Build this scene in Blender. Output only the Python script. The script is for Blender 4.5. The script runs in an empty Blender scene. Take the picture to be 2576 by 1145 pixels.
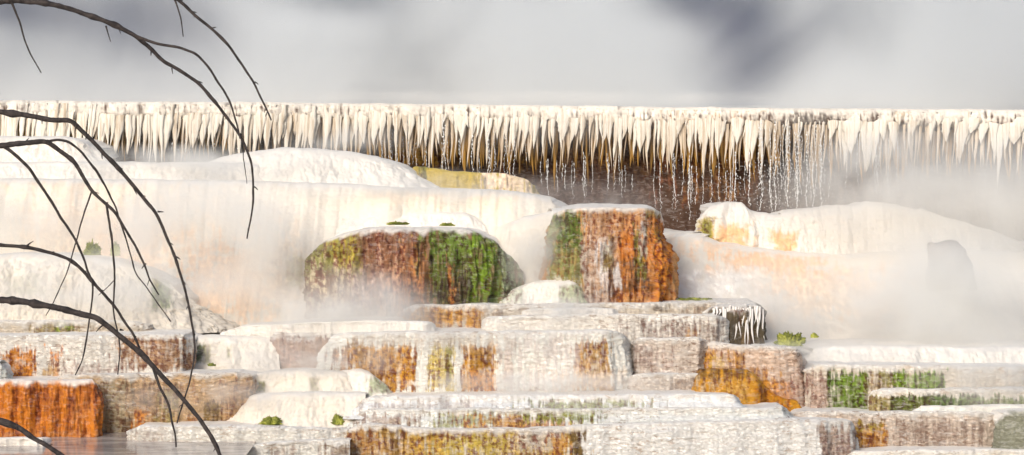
import bpy, math, random
import numpy as np
random.seed(7); RNG = np.random.RandomState(11)
S = bpy.context.scene; C = S.collection
F = 6441.0; HOR = 240.0; EYE = 5.0      # reading scale of the survey sheet, eye level 5 m above the lowest pool

def P(x, y, d):  return np.array([(x-1288.0)*d/F, d, EYE-(y-HOR)*d/F])
def toD(X, Y, Z): return X/Y*F+1288.0, HOR-(Z-EYE)/Y*F

# ------------------------------------------------------------------ noise
_perm = RNG.permutation(512).astype(np.int64); _perm = np.concatenate([_perm]*3)
_grad = RNG.normal(size=(512, 3)); _grad /= np.linalg.norm(_grad, axis=1)[:, None]
def noise3(x, y, z):
    xi = np.floor(x).astype(np.int64); yi = np.floor(y).astype(np.int64); zi = np.floor(z).astype(np.int64)
    xf = x-xi; yf = y-yi; zf = z-zi
    u = xf*xf*xf*(xf*(xf*6-15)+10); v = yf*yf*yf*(yf*(yf*6-15)+10); w = zf*zf*zf*(zf*(zf*6-15)+10)
    def g(i, j, k):
        h = _perm[(_perm[(_perm[(xi+i) & 511]+yi+j) & 511]+zi+k) & 511]
        gg = _grad[h]
        return gg[..., 0]*(xf-i)+gg[..., 1]*(yf-j)+gg[..., 2]*(zf-k)
    a = g(0,0,0)*(1-u)+g(1,0,0)*u; b = g(0,1,0)*(1-u)+g(1,1,0)*u
    c = g(0,0,1)*(1-u)+g(1,0,1)*u; d = g(0,1,1)*(1-u)+g(1,1,1)*u
    return ((a*(1-v)+b*v)*(1-w)+(c*(1-v)+d*v)*w)*1.6
def fbm(x, y, z, o=4, r=.5):
    s = 0; a = 1.0
    for i in range(o):
        s = s+a*noise3(x+17.3*i, y-9.1*i, z+4.7*i); x = x*2.03; y = y*2.03; z = z*2.03; a *= r
    return s
def sm(a, b, x):
    t = np.clip((x-a)/(b-a), 0, 1); return t*t*(3-2*t)

# ------------------------------------------------------------------ mesh / tagging helpers
def mesh(name, v, f, mats, parent=None, smooth=True, attrs=None, loc=None):
    v = np.asarray(v, dtype=np.float32)
    if loc is None and parent is not None: loc0 = np.array(parent['_o']) if '_o' in parent else np.zeros(3)
    else: loc0 = np.zeros(3)
    me = bpy.data.meshes.new(name)
    f = np.asarray(f, dtype=np.int32); k = f.shape[1]
    me.vertices.add(len(v)); me.vertices.foreach_set('co', (v-loc0.astype(np.float32)).ravel())
    me.loops.add(f.size); me.loops.foreach_set('vertex_index', f.ravel())
    me.polygons.add(len(f)); me.polygons.foreach_set('loop_start', np.arange(0, f.size, k, dtype=np.int32))
    try: me.polygons.foreach_set('loop_total', np.full(len(f), k, dtype=np.int32))
    except Exception: pass
    me.update(calc_edges=True)
    me.validate()
    if smooth: me.polygons.foreach_set('use_smooth', np.ones(len(me.polygons), dtype=bool))
    for n, a in (attrs or {}).items():
        at = me.color_attributes.new(n, 'FLOAT_COLOR', 'POINT')
        at.data.foreach_set('color', np.asarray(a, dtype=np.float32).ravel())
    me.materials.append(mats)
    o = bpy.data.objects.new(name, me); C.objects.link(o)
    if parent is not None: o.parent = parent
    return o
def thing(name, label, cat, loc, group=None):
    o = bpy.data.objects.new(name, None); C.objects.link(o); o.location = tuple(float(q) for q in loc)
    o['label'] = label; o['category'] = cat; o['_o'] = [float(q) for q in loc]; o.empty_display_size = .2
    if group: o['group'] = group
    return o
def tag(o, label=None, cat=None, group=None, kind=None):
    if label: o['label'] = label
    if cat: o['category'] = cat
    if group: o['group'] = group
    if kind: o['kind'] = kind
    return o
def grid_faces(nr, nc, off=0):
    r = np.arange(nr-1)[:, None]*nc+np.arange(nc-1)[None]
    r = r.ravel()+off
    return np.stack([r, r+nc, r+nc+1, r+1], 1)

# ------------------------------------------------------------------ materials
def mat(name):
    m = bpy.data.materials.new(name); m.use_nodes = True
    nt = m.node_tree; b = nt.nodes['Principled BSDF']; return m, nt, b
def N(nt, t, **k):
    n = nt.nodes.new(t)
    for a, v in k.items():
        if a.startswith('i_'): n.inputs[a[2:].replace('_', ' ')].default_value = v
        else: setattr(n, a, v)
    return n
def mathn(nt, op, a, b=None, clamp=False):
    n = nt.nodes.new('ShaderNodeMath'); n.operation = op; n.use_clamp = clamp
    for i, q in enumerate((a, b)):
        if q is None: continue
        if isinstance(q, (int, float)): n.inputs[i].default_value = q
        else: nt.links.new(q, n.inputs[i])
    return n.outputs[0]
def ramp(nt, src, a, b):
    n = nt.nodes.new('ShaderNodeMapRange'); n.interpolation_type = 'SMOOTHSTEP'
    nt.links.new(src, n.inputs[0]); n.inputs[1].default_value = a; n.inputs[2].default_value = b
    return n.outputs[0]
def mix(nt, fac, a, b, mode='MIX'):
    n = nt.nodes.new('ShaderNodeMix'); n.data_type = 'RGBA'; n.blend_type = mode
    for i, q in ((0, fac), (6, a), (7, b)):
        if isinstance(q, (int, float)): n.inputs[i].default_value = q
        elif isinstance(q, tuple): n.inputs[i].default_value = q
        else: nt.links.new(q, n.inputs[i])
    return n.outputs[2]
def coords(nt, sx, sy, sz):
    g = nt.nodes.new('ShaderNodeNewGeometry'); m = nt.nodes.new('ShaderNodeMapping')
    nt.links.new(g.outputs['Position'], m.inputs[0]); m.inputs['Scale'].default_value = (sx, sy, sz)
    return m.outputs[0]
def noi(nt, vec, scale=1.0, detail=4, rough=.55, dist=0.0):
    n = nt.nodes.new('ShaderNodeTexNoise'); nt.links.new(vec, n.inputs['Vector'])
    n.inputs['Scale'].default_value = scale; n.inputs['Detail'].default_value = detail
    n.inputs['Roughness'].default_value = rough; n.inputs['Distortion'].default_value = dist
    return n.outputs['Fac']

def make_travertine():
    m, nt, b = mat('travertine')
    col = N(nt, 'ShaderNodeAttribute', attribute_name='col'); crk = N(nt, 'ShaderNodeAttribute', attribute_name='crk')
    crust = col.outputs['Alpha']; wet = crk.outputs['Alpha']
    n1 = noi(nt, coords(nt, 9.5, 9.5, 30), 1, 6, .66, .7)
    n2 = noi(nt, coords(nt, 22, 22, 62), 1, 3, .6, .4)
    n3 = noi(nt, coords(nt, 5, 5, 1.6), 1, 5, .6, .4)
    n4 = noi(nt, coords(nt, 1.3, 1.3, 2.2), 1, 4, .6, .2)
    v = N(nt, 'ShaderNodeTexVoronoi', feature='DISTANCE_TO_EDGE'); nt.links.new(coords(nt, 17, 17, 46), v.inputs['Vector'])
    v.inputs['Scale'].default_value = 1.0
    # warp the scale pattern so that it does not read as regular cells
    wp = N(nt, 'ShaderNodeVectorMath', operation='MULTIPLY_ADD')
    nz = N(nt, 'ShaderNodeTexNoise'); nt.links.new(coords(nt, 9, 9, 22), nz.inputs['Vector']); nz.inputs['Detail'].default_value = 3
    nt.links.new(nz.outputs['Color'], wp.inputs[0]); wp.inputs[1].default_value = (2.6, 2.6, 2.6); nt.links.new(coords(nt, 17, 17, 46), wp.inputs[2])
    nt.links.new(wp.outputs[0], v.inputs['Vector'])
    edge = ramp(nt, v.outputs['Distance'], .16, .0)
    crack = ramp(nt, mathn(nt, 'ADD', n1, mathn(nt, 'MULTIPLY', edge, .05)), .575, .625)
    crack2 = ramp(nt, n2, .60, .67)
    cf = mathn(nt, 'MAXIMUM', crack, mathn(nt, 'MULTIPLY', crack2, .7))
    region = ramp(nt, n4, .38, .62)
    cf = mathn(nt, 'MULTIPLY', cf, mathn(nt, 'ADD', .35, mathn(nt, 'MULTIPLY', region, .75)))
    cf = mathn(nt, 'MULTIPLY', cf, crust, True)
    sc = mathn(nt, 'MULTIPLY', ramp(nt, n1, .48, .40), mathn(nt, 'MULTIPLY', crust, .5), True)
    scaled = mix(nt, sc, col.outputs['Color'], (.88, .845, .81, 1))  # white crust scales over the mineral colour
    base = mix(nt, cf, scaled, crk.outputs['Color'])
    # mottling along the run of the water: a tone of the mineral itself
    mot = mathn(nt, 'ADD', .74, mathn(nt, 'MULTIPLY', n3, .52))
    cmb = N(nt, 'ShaderNodeCombineColor'); [nt.links.new(mot, cmb.inputs[i]) for i in range(3)]
    base = mix(nt, mathn(nt, 'SUBTRACT', .50, mathn(nt, 'MULTIPLY', crust, .1)), base, cmb.outputs[0], 'MULTIPLY')
    nt.links.new(base, b.inputs['Base Color'])
    ro = mathn(nt, 'SUBTRACT', .75, mathn(nt, 'MULTIPLY', wet, .5))
    nt.links.new(ro, b.inputs['Roughness']); b.inputs['Specular IOR Level'].default_value = .4
    b1 = N(nt, 'ShaderNodeBump'); b1.inputs['Strength'].default_value = 1.0
    hgt = mathn(nt, 'ADD', mathn(nt, 'MULTIPLY', n1, -.8), mathn(nt, 'MULTIPLY', edge, -.5))
    hgt = mathn(nt, 'ADD', hgt, mathn(nt, 'MULTIPLY', n2, -.35))
    hgt = mathn(nt, 'MULTIPLY', hgt, mathn(nt, 'ADD', .08, crust))
    hgt = mathn(nt, 'ADD', hgt, mathn(nt, 'MULTIPLY', mathn(nt, 'MULTIPLY', n3, .5), mathn(nt, 'ADD', .07, crust)))
    nt.links.new(hgt, b1.inputs['Height']); b1.inputs['Distance'].default_value = .014
    nt.links.new(b1.outputs[0], b.inputs['Normal'])
    return m
TRAV = make_travertine()

def make_water():
    m, nt, b = mat('pool_water')
    n = noi(nt, coords(nt, 2.2, 5, 1), 1, 4, .6, .3)
    b.inputs['Roughness'].default_value = .07; b.inputs['IOR'].default_value = 1.33
    c = mix(nt, ramp(nt, n, .35, .65), (.30, .26, .24, 1), (.52, .47, .43, 1)); nt.links.new(c, b.inputs['Base Color'])
    bp = N(nt, 'ShaderNodeBump'); bp.inputs['Strength'].default_value = .25; bp.inputs['Distance'].default_value = .01
    nt.links.new(noi(nt, coords(nt, 5, 14, 1), 1, 3, .5), bp.inputs['Height']); nt.links.new(bp.outputs[0], b.inputs['Normal'])
    return m
WATER = make_water()

def make_ice(name, lo, hi, tr=.0):
    m, nt, b = mat(name)
    n = noi(nt, coords(nt, 34, 34, 1.6), 1, 5, .6, .3); n2 = noi(nt, coords(nt, 2, 2, 1.2), 1, 3, .5)
    f = mathn(nt, 'ADD', mathn(nt, 'MULTIPLY', n, .75), mathn(nt, 'MULTIPLY', n2, .35))
    nt.links.new(mix(nt, ramp(nt, f, .38, .62), lo+(1,), hi+(1,)), b.inputs['Base Color'])
    b.inputs['Roughness'].default_value = .42
    bp = N(nt, 'ShaderNodeBump'); bp.inputs['Strength'].default_value = .5; bp.inputs['Distance'].default_value = .01
    nt.links.new(n, bp.inputs['Height']); nt.links.new(bp.outputs[0], b.inputs['Normal'])
    if tr: b.inputs['Subsurface Weight'].default_value = tr; b.inputs['Subsurface Radius'].default_value = (.06, .05, .04)
    return m
ICE = make_ice('cream_flowstone', (.50, .40, .29), (.78, .735, .655), .3)
ICEM = make_ice('tan_flowstone', (.30, .20, .11), (.68, .57, .44))
ICE2 = make_ice('ochre_flowstone', (.06, .030, .010), (.48, .26, .05))
ICE3 = make_ice('grey_flowstone', (.55, .50, .47), (.80, .77, .74))

def make_drop():
    m, nt, b = mat('falling_water')
    b.inputs['Base Color'].default_value = (.93, .93, .92, 1); b.inputs['Roughness'].default_value = .08
    b.inputs['IOR'].default_value = 1.33; b.inputs['Transmission Weight'].default_value = .25
    return m
DROP = make_drop()

def make_bark():
    m, nt, b = mat('grey_bark')
    n = noi(nt, coords(nt, 30, 30, 30), 1, 6, .65, .4); n2 = noi(nt, coords(nt, 160, 160, 160), 1, 3, .6)
    nt.links.new(mix(nt, ramp(nt, n, .35, .68), (.014, .010, .010, 1), (.060, .046, .042, 1)), b.inputs['Base Color'])
    b.inputs['Roughness'].default_value = .8
    bp = N(nt, 'ShaderNodeBump'); bp.inputs['Strength'].default_value = .9; bp.inputs['Distance'].default_value = .006
    nt.links.new(mathn(nt, 'ADD', n, mathn(nt, 'MULTIPLY', n2, .5)), bp.inputs['Height']); nt.links.new(bp.outputs[0], b.inputs['Normal'])
    return m
BARK = make_bark()
def make_moss():
    m, nt, b = mat('algae_green')
    n = noi(nt, coords(nt, 9, 9, 9), 1, 4, .6)
    nt.links.new(mix(nt, ramp(nt, n, .35, .65), (.12, .14, .015, 1), (.42, .43, .07, 1)), b.inputs['Base Color'])
    b.inputs['Roughness'].default_value = .5
    return m
MOSS = make_moss()
def make_plain(name, a, c, sx=1., r=.9):
    m, nt, b = mat(name)
    nt.links.new(mix(nt, ramp(nt, noi(nt, coords(nt, sx, sx, sx), 1, 5, .6), .3, .7), a+(1,), c+(1,)), b.inputs['Base Color'])
    b.inputs['Roughness'].default_value = r
    return m

# ------------------------------------------------------------------ palette (real surface colours)
WHITE=(.86,.82,.765); CREAM=(.86,.795,.705); PEACH=(.90,.57,.33); PALEP=(.90,.72,.54); GREY=(.68,.61,.57)
MAUVE=(.40,.27,.21); BROWN=(.22,.12,.065); DBROWN=(.065,.038,.022); ORANGE=(.58,.195,.008); DORANGE=(.34,.085,.008)
OCHRE=(.54,.25,.012); YELLOW=(.58,.42,.05); OLIVE=(.24,.23,.035); GREEN=(.105,.17,.018); VGREEN=(.19,.30,.015); DGREEN=(.045,.075,.010)
CRK_D=(.22,.09,.03); CRK_M=(.42,.25,.13); TANC=(.45,.31,.20)

# a patch: (x0,y0,x1,y1, colour, edge x, edge y, crust or None, wetness or None, strength)
def paint(v, base, crk, crust, wet, patches, seed, n_amp=1.0):
    X, Y, Z = v[:, 0], v[:, 1], v[:, 2]
    x, y = toD(X, Y, Z)
    n = len(v)
    col = np.tile(np.array(tuple(base)+(crust,), dtype=float), (n, 1)); ck = np.tile(np.array(crk+(wet,), dtype=float), (n, 1))
    st = fbm(x/9.+seed, y/80., Y*.7+seed, 4, .62); iso = fbm(x/26.+seed*3, y/18., Y+seed, 4, .6)
    fine = fbm(x/9.+seed*5, y/13., Y*2+seed, 4, .65)
    if crust < .2: st = st*.35; iso = iso*.9
    for k, p in enumerate(patches):
        p = tuple(p)+(None,)*(10-len(p))
        x0, y0, x1, y1, c, ex, ey, cr, we, sg = p
        ex = ex or 10; ey = ey or 10
        nx = fbm(x/40.+k*7+seed, y/90., Y*.3, 3)*.8
        m = np.minimum(np.minimum((x-x0)/ex, (x1-x)/ex), np.minimum((y-y0)/ey, (y1-y)/ey))
        m = sm(-.6, 1.0, m+(st*1.15+iso*.45+nx*.5)*1.75*n_amp)
        m = m*(sg if sg is not None else 1.0)*np.clip(1.0+st*.55+iso*.35, .25, 1.0)
        dk = sm(-.1, .6, fine+st*.5)[:, None]*(.82 if max(c) < .7 else .12); lt = sm(.1, .9, -fine*.8-nx)[:, None]*.35
        if max(c)-min(c) > .3 and max(c) < .8: col[:, 3] -= .7*col[:, 3]*m
        cc = np.array(c)[None]*(1-dk*np.array([.75, 1., 1.05])[None])*(1+lt)
        col[:, :3] += (cc-col[:, :3])*m[:, None]
        ck[:, :3] += (np.array(c)*.42-ck[:, :3])*(m*.75)[:, None]
        if cr is not None: col[:, 3] += (cr-col[:, 3])*m
        if we is not None: ck[:, 3] += (we-ck[:, 3])*m
    col[:, 3] *= .74
    return col, ck

# ------------------------------------------------------------------ a travertine ledge
_ls = [0]
def ledge(name, label, cat, lip, back=1.2, base=WHITE, crk=CRK_M, crust=.6, wet=.2, patches=(), flare=0., fp=1.5, bulge=0., rad=.05,
          rim=.03, pool=True, res=2.2, wave=.05, flute=.02, lam=.007, group=None, profile=None, parent=None, part='rock_face', steps=0,
          topn=0.0, topcol=None, lipcap=True, poolmat=None, cren=.0, sw=None):
    _ls[0] += 1; seed = _ls[0]*3.71
    if crust > .2: base = tuple(min(.88, q*k) for q, k in zip(base, (1.10, 1.10, 1.05)))
    else: base = tuple(q*k for q, k in zip(base, (.90, .89, .875)))
    pts = [np.append(P(q[0], q[1], q[2]), EYE-(q[3]-HOR)*q[2]/F) for q in lip]
    pts = np.array(pts)
    seg = np.hypot(np.diff(pts[:, 0]), np.diff(pts[:, 1])); seg = seg+np.abs(np.diff(pts[:, 2]))*.7
    s = np.concatenate([[0], np.cumsum(seg)]); dm = np.mean(pts[:, 1])
    ds = res*dm/F; nu = max(12, int(s[-1]/ds))
    su = np.linspace(0, s[-1], nu)
    L = np.stack([np.interp(su, s, pts[:, k]) for k in range(4)], 1)
    def smooth(a, w):
        if w < 2: return a
        k = np.hanning(w+2)[1:-1]; k /= k.sum(); pad = w//2
        return np.convolve(np.pad(a, (pad, w-1-pad), mode='reflect', reflect_type='odd'), k, 'valid')
    w = max(3, int((sw or (.17 if crust < .2 else .085))/ds)) | 1
    w = min(w, (nu//4)*2-1 if nu > 12 else 3)
    for k in range(4): L[:, k] = smooth(L[:, k], w)
    tx = np.gradient(L[:, 0]); ty = np.gradient(L[:, 1]); ln = np.hypot(tx, ty)+1e-9
    nx, ny = smooth(ty/ln, w), smooth(-tx/ln, w); ln = np.hypot(nx, ny)+1e-9; nx /= ln; ny /= ln
    wv = fbm(L[:, 0]*1.1+seed, L[:, 1]*1.1, seed+0*L[:, 0], 3)*wave + fbm(L[:, 0]*3.2+seed, L[:, 1]*3.2, seed+3+0*L[:, 0], 4)*wave*.65
    L[:, 0] += nx*wv; L[:, 1] += ny*wv
    L[:, 2] += fbm(L[:, 0]*2.5+seed, L[:, 1]*2.5, seed+9+0*L[:, 0], 4)*(.010+cren)
    H = L[:, 2]-L[:, 3]; Hm = max(H.max(), .03)
    nv = max(6, int(Hm/ds))
    yb = L[:, 1].max() if False else None
    # top rows, from the back to the lip
    ybk = dm+back if not hasattr(back, '__len__') else back[0]
    ybk = max(ybk, L[:, 1].max()+.02)
    rows = []
    nb = max(4, int(back/(ds*4))) if not hasattr(back, '__len__') else 12
    for t in np.linspace(1, 0, nb, endpoint=False):
        t2 = t**1.3
        X = L[:, 0]-nx*.16*(1-t2)*(1-t); Y0 = L[:, 1]-ny*.16
        Y = Y0+(ybk-Y0)*t2; Y = np.maximum(Y, L[:, 1]+.0*Y)
        X = X*(1)+0
        Z = L[:, 2]-rim*1.4+topn*t2*back+0*X
        rows.append((X, Y, Z, 0))
    for q, zz in ((.13, -1.2), (.10, -.8), (.07, -.15), (.045, .0), (.02, .0)):
        rows.append((L[:, 0]-nx*(q+rad), L[:, 1]-ny*(q+rad), L[:, 2]+zz*rim, 0))
    for k in range(nv+1):
        v = k/nv; h = v*H
        if rad > 0:
            a = np.clip(1-h/rad, 0, 1); off = -rad*(1-np.sqrt(np.clip(1-a*a, 0, 1)))
        else: off = 0
        off = off+bulge*np.sin(math.pi*min(1, v**.8))+flare*v**fp
        if steps:
            q = v*steps; off = off+(np.floor(q)+sm(0.55, 1., np.array(q-np.floor(q))))*0.06
        if profile is not None: off = off+profile(h, v, L)
        rows.append((L[:, 0]+nx*off, L[:, 1]+ny*off, L[:, 2]-h, 1))
    nr = len(rows)
    V = np.stack([np.stack([r[0], r[1], r[2]], 1) for r in rows], 0)
    face = np.repeat(np.array([r[3] for r in rows])[:, None], nu, 1).astype(float)
    X, Y, Z = V[..., 0], V[..., 1], V[..., 2]
    vv = np.clip((L[None, :, 2]-Z)/np.maximum(H[None], .02), 0, 1)
    grow = sm(0, .18, vv)*face
    dlow = fbm(X*1.6+seed, Y*1.6, Z*1.1, 3)*.05*min(1, Hm*1.5)
    dlow = dlow+(fbm(X*.9+seed, Y*.9, Z*5, 3)*.016 if crust < .13 else 0)
    if crust > .45: flute = flute*.45; lam = lam*1.7
    dfl = fbm(X*7+seed, Y*7, Z*1.1, 4, .6)*flute*1.6
    lamn = fbm(X*4+seed, Y*4, Z*26, 4, .6)*lam+fbm(X*16+seed, Y*16, Z*44, 3, .6)*lam*.8
    dd = (dlow+dfl)*grow+lamn*np.maximum(face, .0)*sm(0, .06, vv)
    V[..., 0] += nx[None]*dd; V[..., 1] += ny[None]*dd
    V[..., 2] += (1-face)*fbm(X*5+seed, Y*5, Z*5, 3)*.006
    v = V.reshape(-1, 3)
    col, ck = paint(v, base, crk, crust, wet, patches, seed)
    fl = face.ravel()
    tc = np.array(topcol if topcol is not None else WHITE)*(1. if crust > .2 else .9)
    if lipcap:                                          # fresh white travertine along the wet lip
        zc = (L[None, :, 2]-V[..., 2]).ravel(); nn = fbm(v[:, 0]*7+seed, v[:, 1]*7, v[:, 2]*2, 3)
        cap = sm(.075, .012, zc+nn*.05)*.85
        cap = np.maximum(cap, 1-fl)
        col[:, :3] += (tc-col[:, :3])*cap[:, None]; col[:, 3] *= 1-.55*cap*(1-fl)
        ck[:, :3] += (np.array(CRK_M)-ck[:, :3])*(cap*.6)[:, None]
    f = grid_faces(nr, nu)
    own = parent is None
    if own:
        mid = L[nu//2]
        parent = thing(name, label, cat, (mid[0], mid[1], L[:, 3].min()), group)
    o = mesh(part, v, f, TRAV, parent, attrs={'col': col, 'crk': ck})
    if pool:
        zi = L[:, 2].min()-rim*.55
        A = []; B = []
        for i in range(nu):
            A.append((L[i, 0]-nx[i]*(.075+rad), L[i, 1]-ny[i]*(.075+rad), zi)); B.append((L[i, 0], ybk-.02, zi))
        A = np.array(A)[::4]; B = np.array(B)[::4]
        m = np.arange(0, 1.01, .25)
        G = np.stack([A*(1-t)+B*t for t in m], 0).reshape(-1, 3)
        mesh('pool_water', G, grid_faces(len(m), len(A)), poolmat or WATER, parent)
    return parent, L

# ------------------------------------------------------------------ hanging flowstone
def icicle_geo(top, length, w, dep, ns=10, nl=14, lean=0., p=1.35, seed=0., sh=False):
    t = np.linspace(0, 1, nl)[:, None]; a = np.linspace(0, 2*math.pi, ns, endpoint=False)[None]
    r = (1-t**p)*(1+.10*np.sin(t*17+seed)+.07*np.sin(t*41+seed*5))+.015
    ry = r*(.1+.9*sm(0, .30, t)) if sh else r
    cx = lean*t+.018*np.sin(t*5+seed)*t; 
    fl = 1+.14*np.sin(a*4+seed*3)
    X = top[0]+cx+np.cos(a)*r*w*.5*fl; Y = top[1]+np.sign(np.sin(a))*np.abs(np.sin(a))**.8*ry*dep*.5*fl-.02*t; Z = top[2]-t*length+0*a
    v = np.stack([X, Y, Z], -1).reshape(-1, 3)
    i = np.arange(nl-1)[:, None]*ns; j = np.arange(ns)[None]; jn = (j+1) % ns
    f = np.stack([i+j, i+ns+j, i+ns+jn, i+jn], -1).reshape(-1, 4)
    return v, f
def joinl(lst):
    vs, fs, o = [], [], 0
    for v, f in lst: vs.append(v); fs.append(f+o); o += len(v)
    return np.concatenate(vs), np.concatenate(fs)
def bead_geo(c, rx, rz, ns=6):
    a = np.linspace(0, 2*math.pi, ns, endpoint=False); rows = []
    for ph in (0.05, .3, .6, .95):
        q = math.pi*ph; rows.append(np.stack([c[0]+np.cos(a)*math.sin(q)*rx, c[1]+np.sin(a)*math.sin(q)*rx, np.full(ns, c[2]+math.cos(q)*rz)], 1))
    v = np.concatenate(rows); i = np.arange(3)[:, None]*ns; j = np.arange(ns)[None]; jn = (j+1) % ns
    return v, np.stack([i+j, i+ns+j, i+ns+jn, i+jn], -1).reshape(-1, 4)
def drip_geo(x, y0, y1, d, w=1.0, amp=3.):
    u = d/F; n = max(6, int((y1-y0)/1.6)); ys = np.linspace(y0, y1, n); t = (ys-y0)/(y1-y0); ph = random.random()*30
    xx = x+amp*t*np.sin(ys*.06+ph)+noise3(ys*.22+ph, ys*0+.5, ys*0+.3)*(1.5+2.6*t)
    r = (.30+1.25*np.clip(noise3(ys*.30+ph, ys*0+4.5, ys*0+.3)+.15, 0, 1)*1.5)*w*u*(1-.25*t); r[0] = r[-1] = .02*u
    a = np.linspace(0, 2*math.pi, 6, endpoint=False); q = P(0, 0, d)
    X = (xx[:, None]-1288)*u+np.cos(a)[None]*r[:, None]; Y = d+np.sin(a)[None]*r[:, None]; Z = EYE-(ys[:, None]-HOR)*u+0*a[None]
    i = np.arange(n-1)[:, None]*6; j = np.arange(6)[None]; jn = (j+1) % 6
    return np.stack([X, Y, Z], -1).reshape(-1, 3), np.stack([i+j, i+6+j, i+6+jn, i+jn], -1).reshape(-1, 4)

# ================================================================== SETTING
gm = make_plain('pale_ground', (.45, .42, .39), (.62, .58, .53), .8)
gx = np.linspace(-1, 1, 90); gx = np.sign(gx)*np.abs(gx)**2.2*700
gy = np.concatenate([np.linspace(-30, 22, 20), np.linspace(23, 60, 60), np.linspace(65, 900, 30)])
GX, GY = np.meshgrid(gx, gy)
GZ = EYE-4.25+fbm(GX*.3, GY*.3, GX*0, 3)*.04
GZ = np.where(GY < 20, GZ-1.2*sm(20, 12, GY), GZ)
GV = np.stack([GX, GY, GZ], -1).reshape(-1, 3)
g = mesh('ground', GV, grid_faces(len(gy), len(gx))[:, ::-1], gm); g['kind'] = 'structure'
# hills far behind the steam
hm = make_plain('dark_forest_slope', (.020, .026, .060), (.045, .055, .105), .05)  # blue of distant haze is mixed into the forest colour
hx = np.linspace(-420, 420, 160); hy = np.linspace(0, 1, 40)
HX, HT = np.meshgrid(hx, hy)
HY = 150+HT*260; HZ = (HT**.8)*(95+fbm(HX*.006, HT*0+3, HT*0, 3)*45)+fbm(HX*.04, HY*.04, HT*0, 4)*5*HT+1
h = mesh('hills', np.stack([HX, HY, HZ], -1).reshape(-1, 3), grid_faces(40, 160)[:, ::-1], hm); h['kind'] = 'structure'

# ================================================================== RIM WALL
def rim_profile(h, v, L):
    return -.62*sm(.13, .55, h)+.30*sm(.9, 1.7, h)
rim_top = [(-420, 250), (0, 253), (800, 259), (1300, 264), (1950, 272), (2576, 276), (2990, 278)]
RD = 33.0
wall_pat = [
 (-400,240,3000,318,CREAM,30,20,.15,.3),
 (1000,330,1110,430,OCHRE,20,20,.3,.4,.6),(1050,380,1330,440,DBROWN,30,20,.3,.4),
 (1330,360,1650,560,(.13,.075,.055),30,30,.3,.5,.6),(1100,340,1300,420,(.30,.15,.03),20,20,.3,.5,.6),(1880,320,1960,480,(.34,.13,.03),16,40,.3,.5,.7),(2090,330,2300,520,(.20,.13,.10),30,40,.3,.5,.6),(960,320,1340,400,(.42,.24,.03),30,20,.3,.5,.7),(1400,330,1620,420,(.30,.15,.06),30,30,.3,.5,.6),(1650,340,1700,470,(.30,.12,.06),14,40,.3,.5,.8),(1720,330,1760,470,(.34,.15,.04),10,40,.3,.5,.8),(1790,330,1850,480,(.36,.17,.05),12,40,.3,.5,.9),(1700,300,1880,400,OCHRE,20,20,.3,.4,.5),
 (1900,290,2100,560,DBROWN,30,40,.3,.6,.8),(430,300,640,400,OLIVE,30,20,.3,.3,.5)]
rim, RL = ledge('hot_spring_rim', 'high white-lipped travertine rim hung with a long fringe of stalactites across the whole picture', 'rim wall',
    [(x, y, RD+.5*math.sin(x*.0021), 700) for x, y in rim_top], back=14, base=(.085,.042,.025), crk=DBROWN, crust=.35, wet=.5, patches=wall_pat,
    rad=.09, rim=.012, res=3.0, wave=.06, flute=.02, profile=rim_profile, topcol=CREAM, pool=True)
def rim_at(x):
    X = (x-1288)*RD/F; i = int(np.argmin(np.abs(RL[:, 0]-X))); return RL[i]
ics = []
x = -260.
while x < 2860:
    r = random.random()
    lowf = 12*math.sin(x*.021)+9*math.sin(x*.053+1)
    if x < 420: tip = 390+random.gauss(0, 12)+lowf*.4; w = 18+random.random()*14
    elif x < 720: tip = 380+random.gauss(0, 20)+lowf*.4; w = 17+random.random()*11
    elif x < 980: tip = 368+random.gauss(0, 18); w = 22+random.random()*18
    elif x < 1330: tip = 362+random.gauss(0, 26)+lowf; w = 15+random.random()*13
    elif x < 1640: tip = 370+random.gauss(0, 22)+lowf*.6; w = 19+random.random()*16
    elif x < 1935: tip = 378+random.gauss(0, 26)+lowf; w = 18+random.random()*15
    elif x < 2085: tip = 350+random.gauss(0, 30); w = 6+random.random()*7
    else: tip = 380+random.gauss(0, 34)+lowf*1.6; w = 24+random.random()*26
    step = w*random.uniform(.32, .60) if not 1935 < x < 2085 else w*random.uniform(.8, 1.3)
    w *= random.choice([.34, .45, .6])
    ics.append((x, tip+random.choice([-26, -8, 0, 6]), w*(random.choice([1.1, 1.6, 2.2]) if not 1935 < x < 2085 else 1.2))); x += step
geo = []
for k, (x, tip, w) in enumerate(ics):
    Lp = rim_at(x); d = Lp[1]; u = d/F
    top = (Lp[0], d+.012+random.uniform(0, .018), Lp[2]-.035)
    ln = (tip-toD(0, d, Lp[2])[1])*u
    geo.append((k, ln, icicle_geo(top, ln, w*u, min(.035, w*u*.38), lean=random.gauss(-.03, .02), p=random.choice([random.uniform(1.0, 1.7), random.uniform(1.5, 3.5)]), seed=random.random()*9, ns=12, nl=20, sh=True)))
vis = [q for q in geo if 0 <= ics[q[0]][0] <= 2576]
big = set(q[0] for q in sorted(vis, key=lambda q: -q[1]*ics[q[0]][2])[:100])
for k, ln, (v, f) in geo:
    if k in big: mesh('stalactite', v, f, ICE, rim)
v, f = joinl([q[2] for q in geo if q[0] not in big])
tag(mesh('stalactite_fringe', v, f, ICE, rim), kind='stuff')
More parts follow.
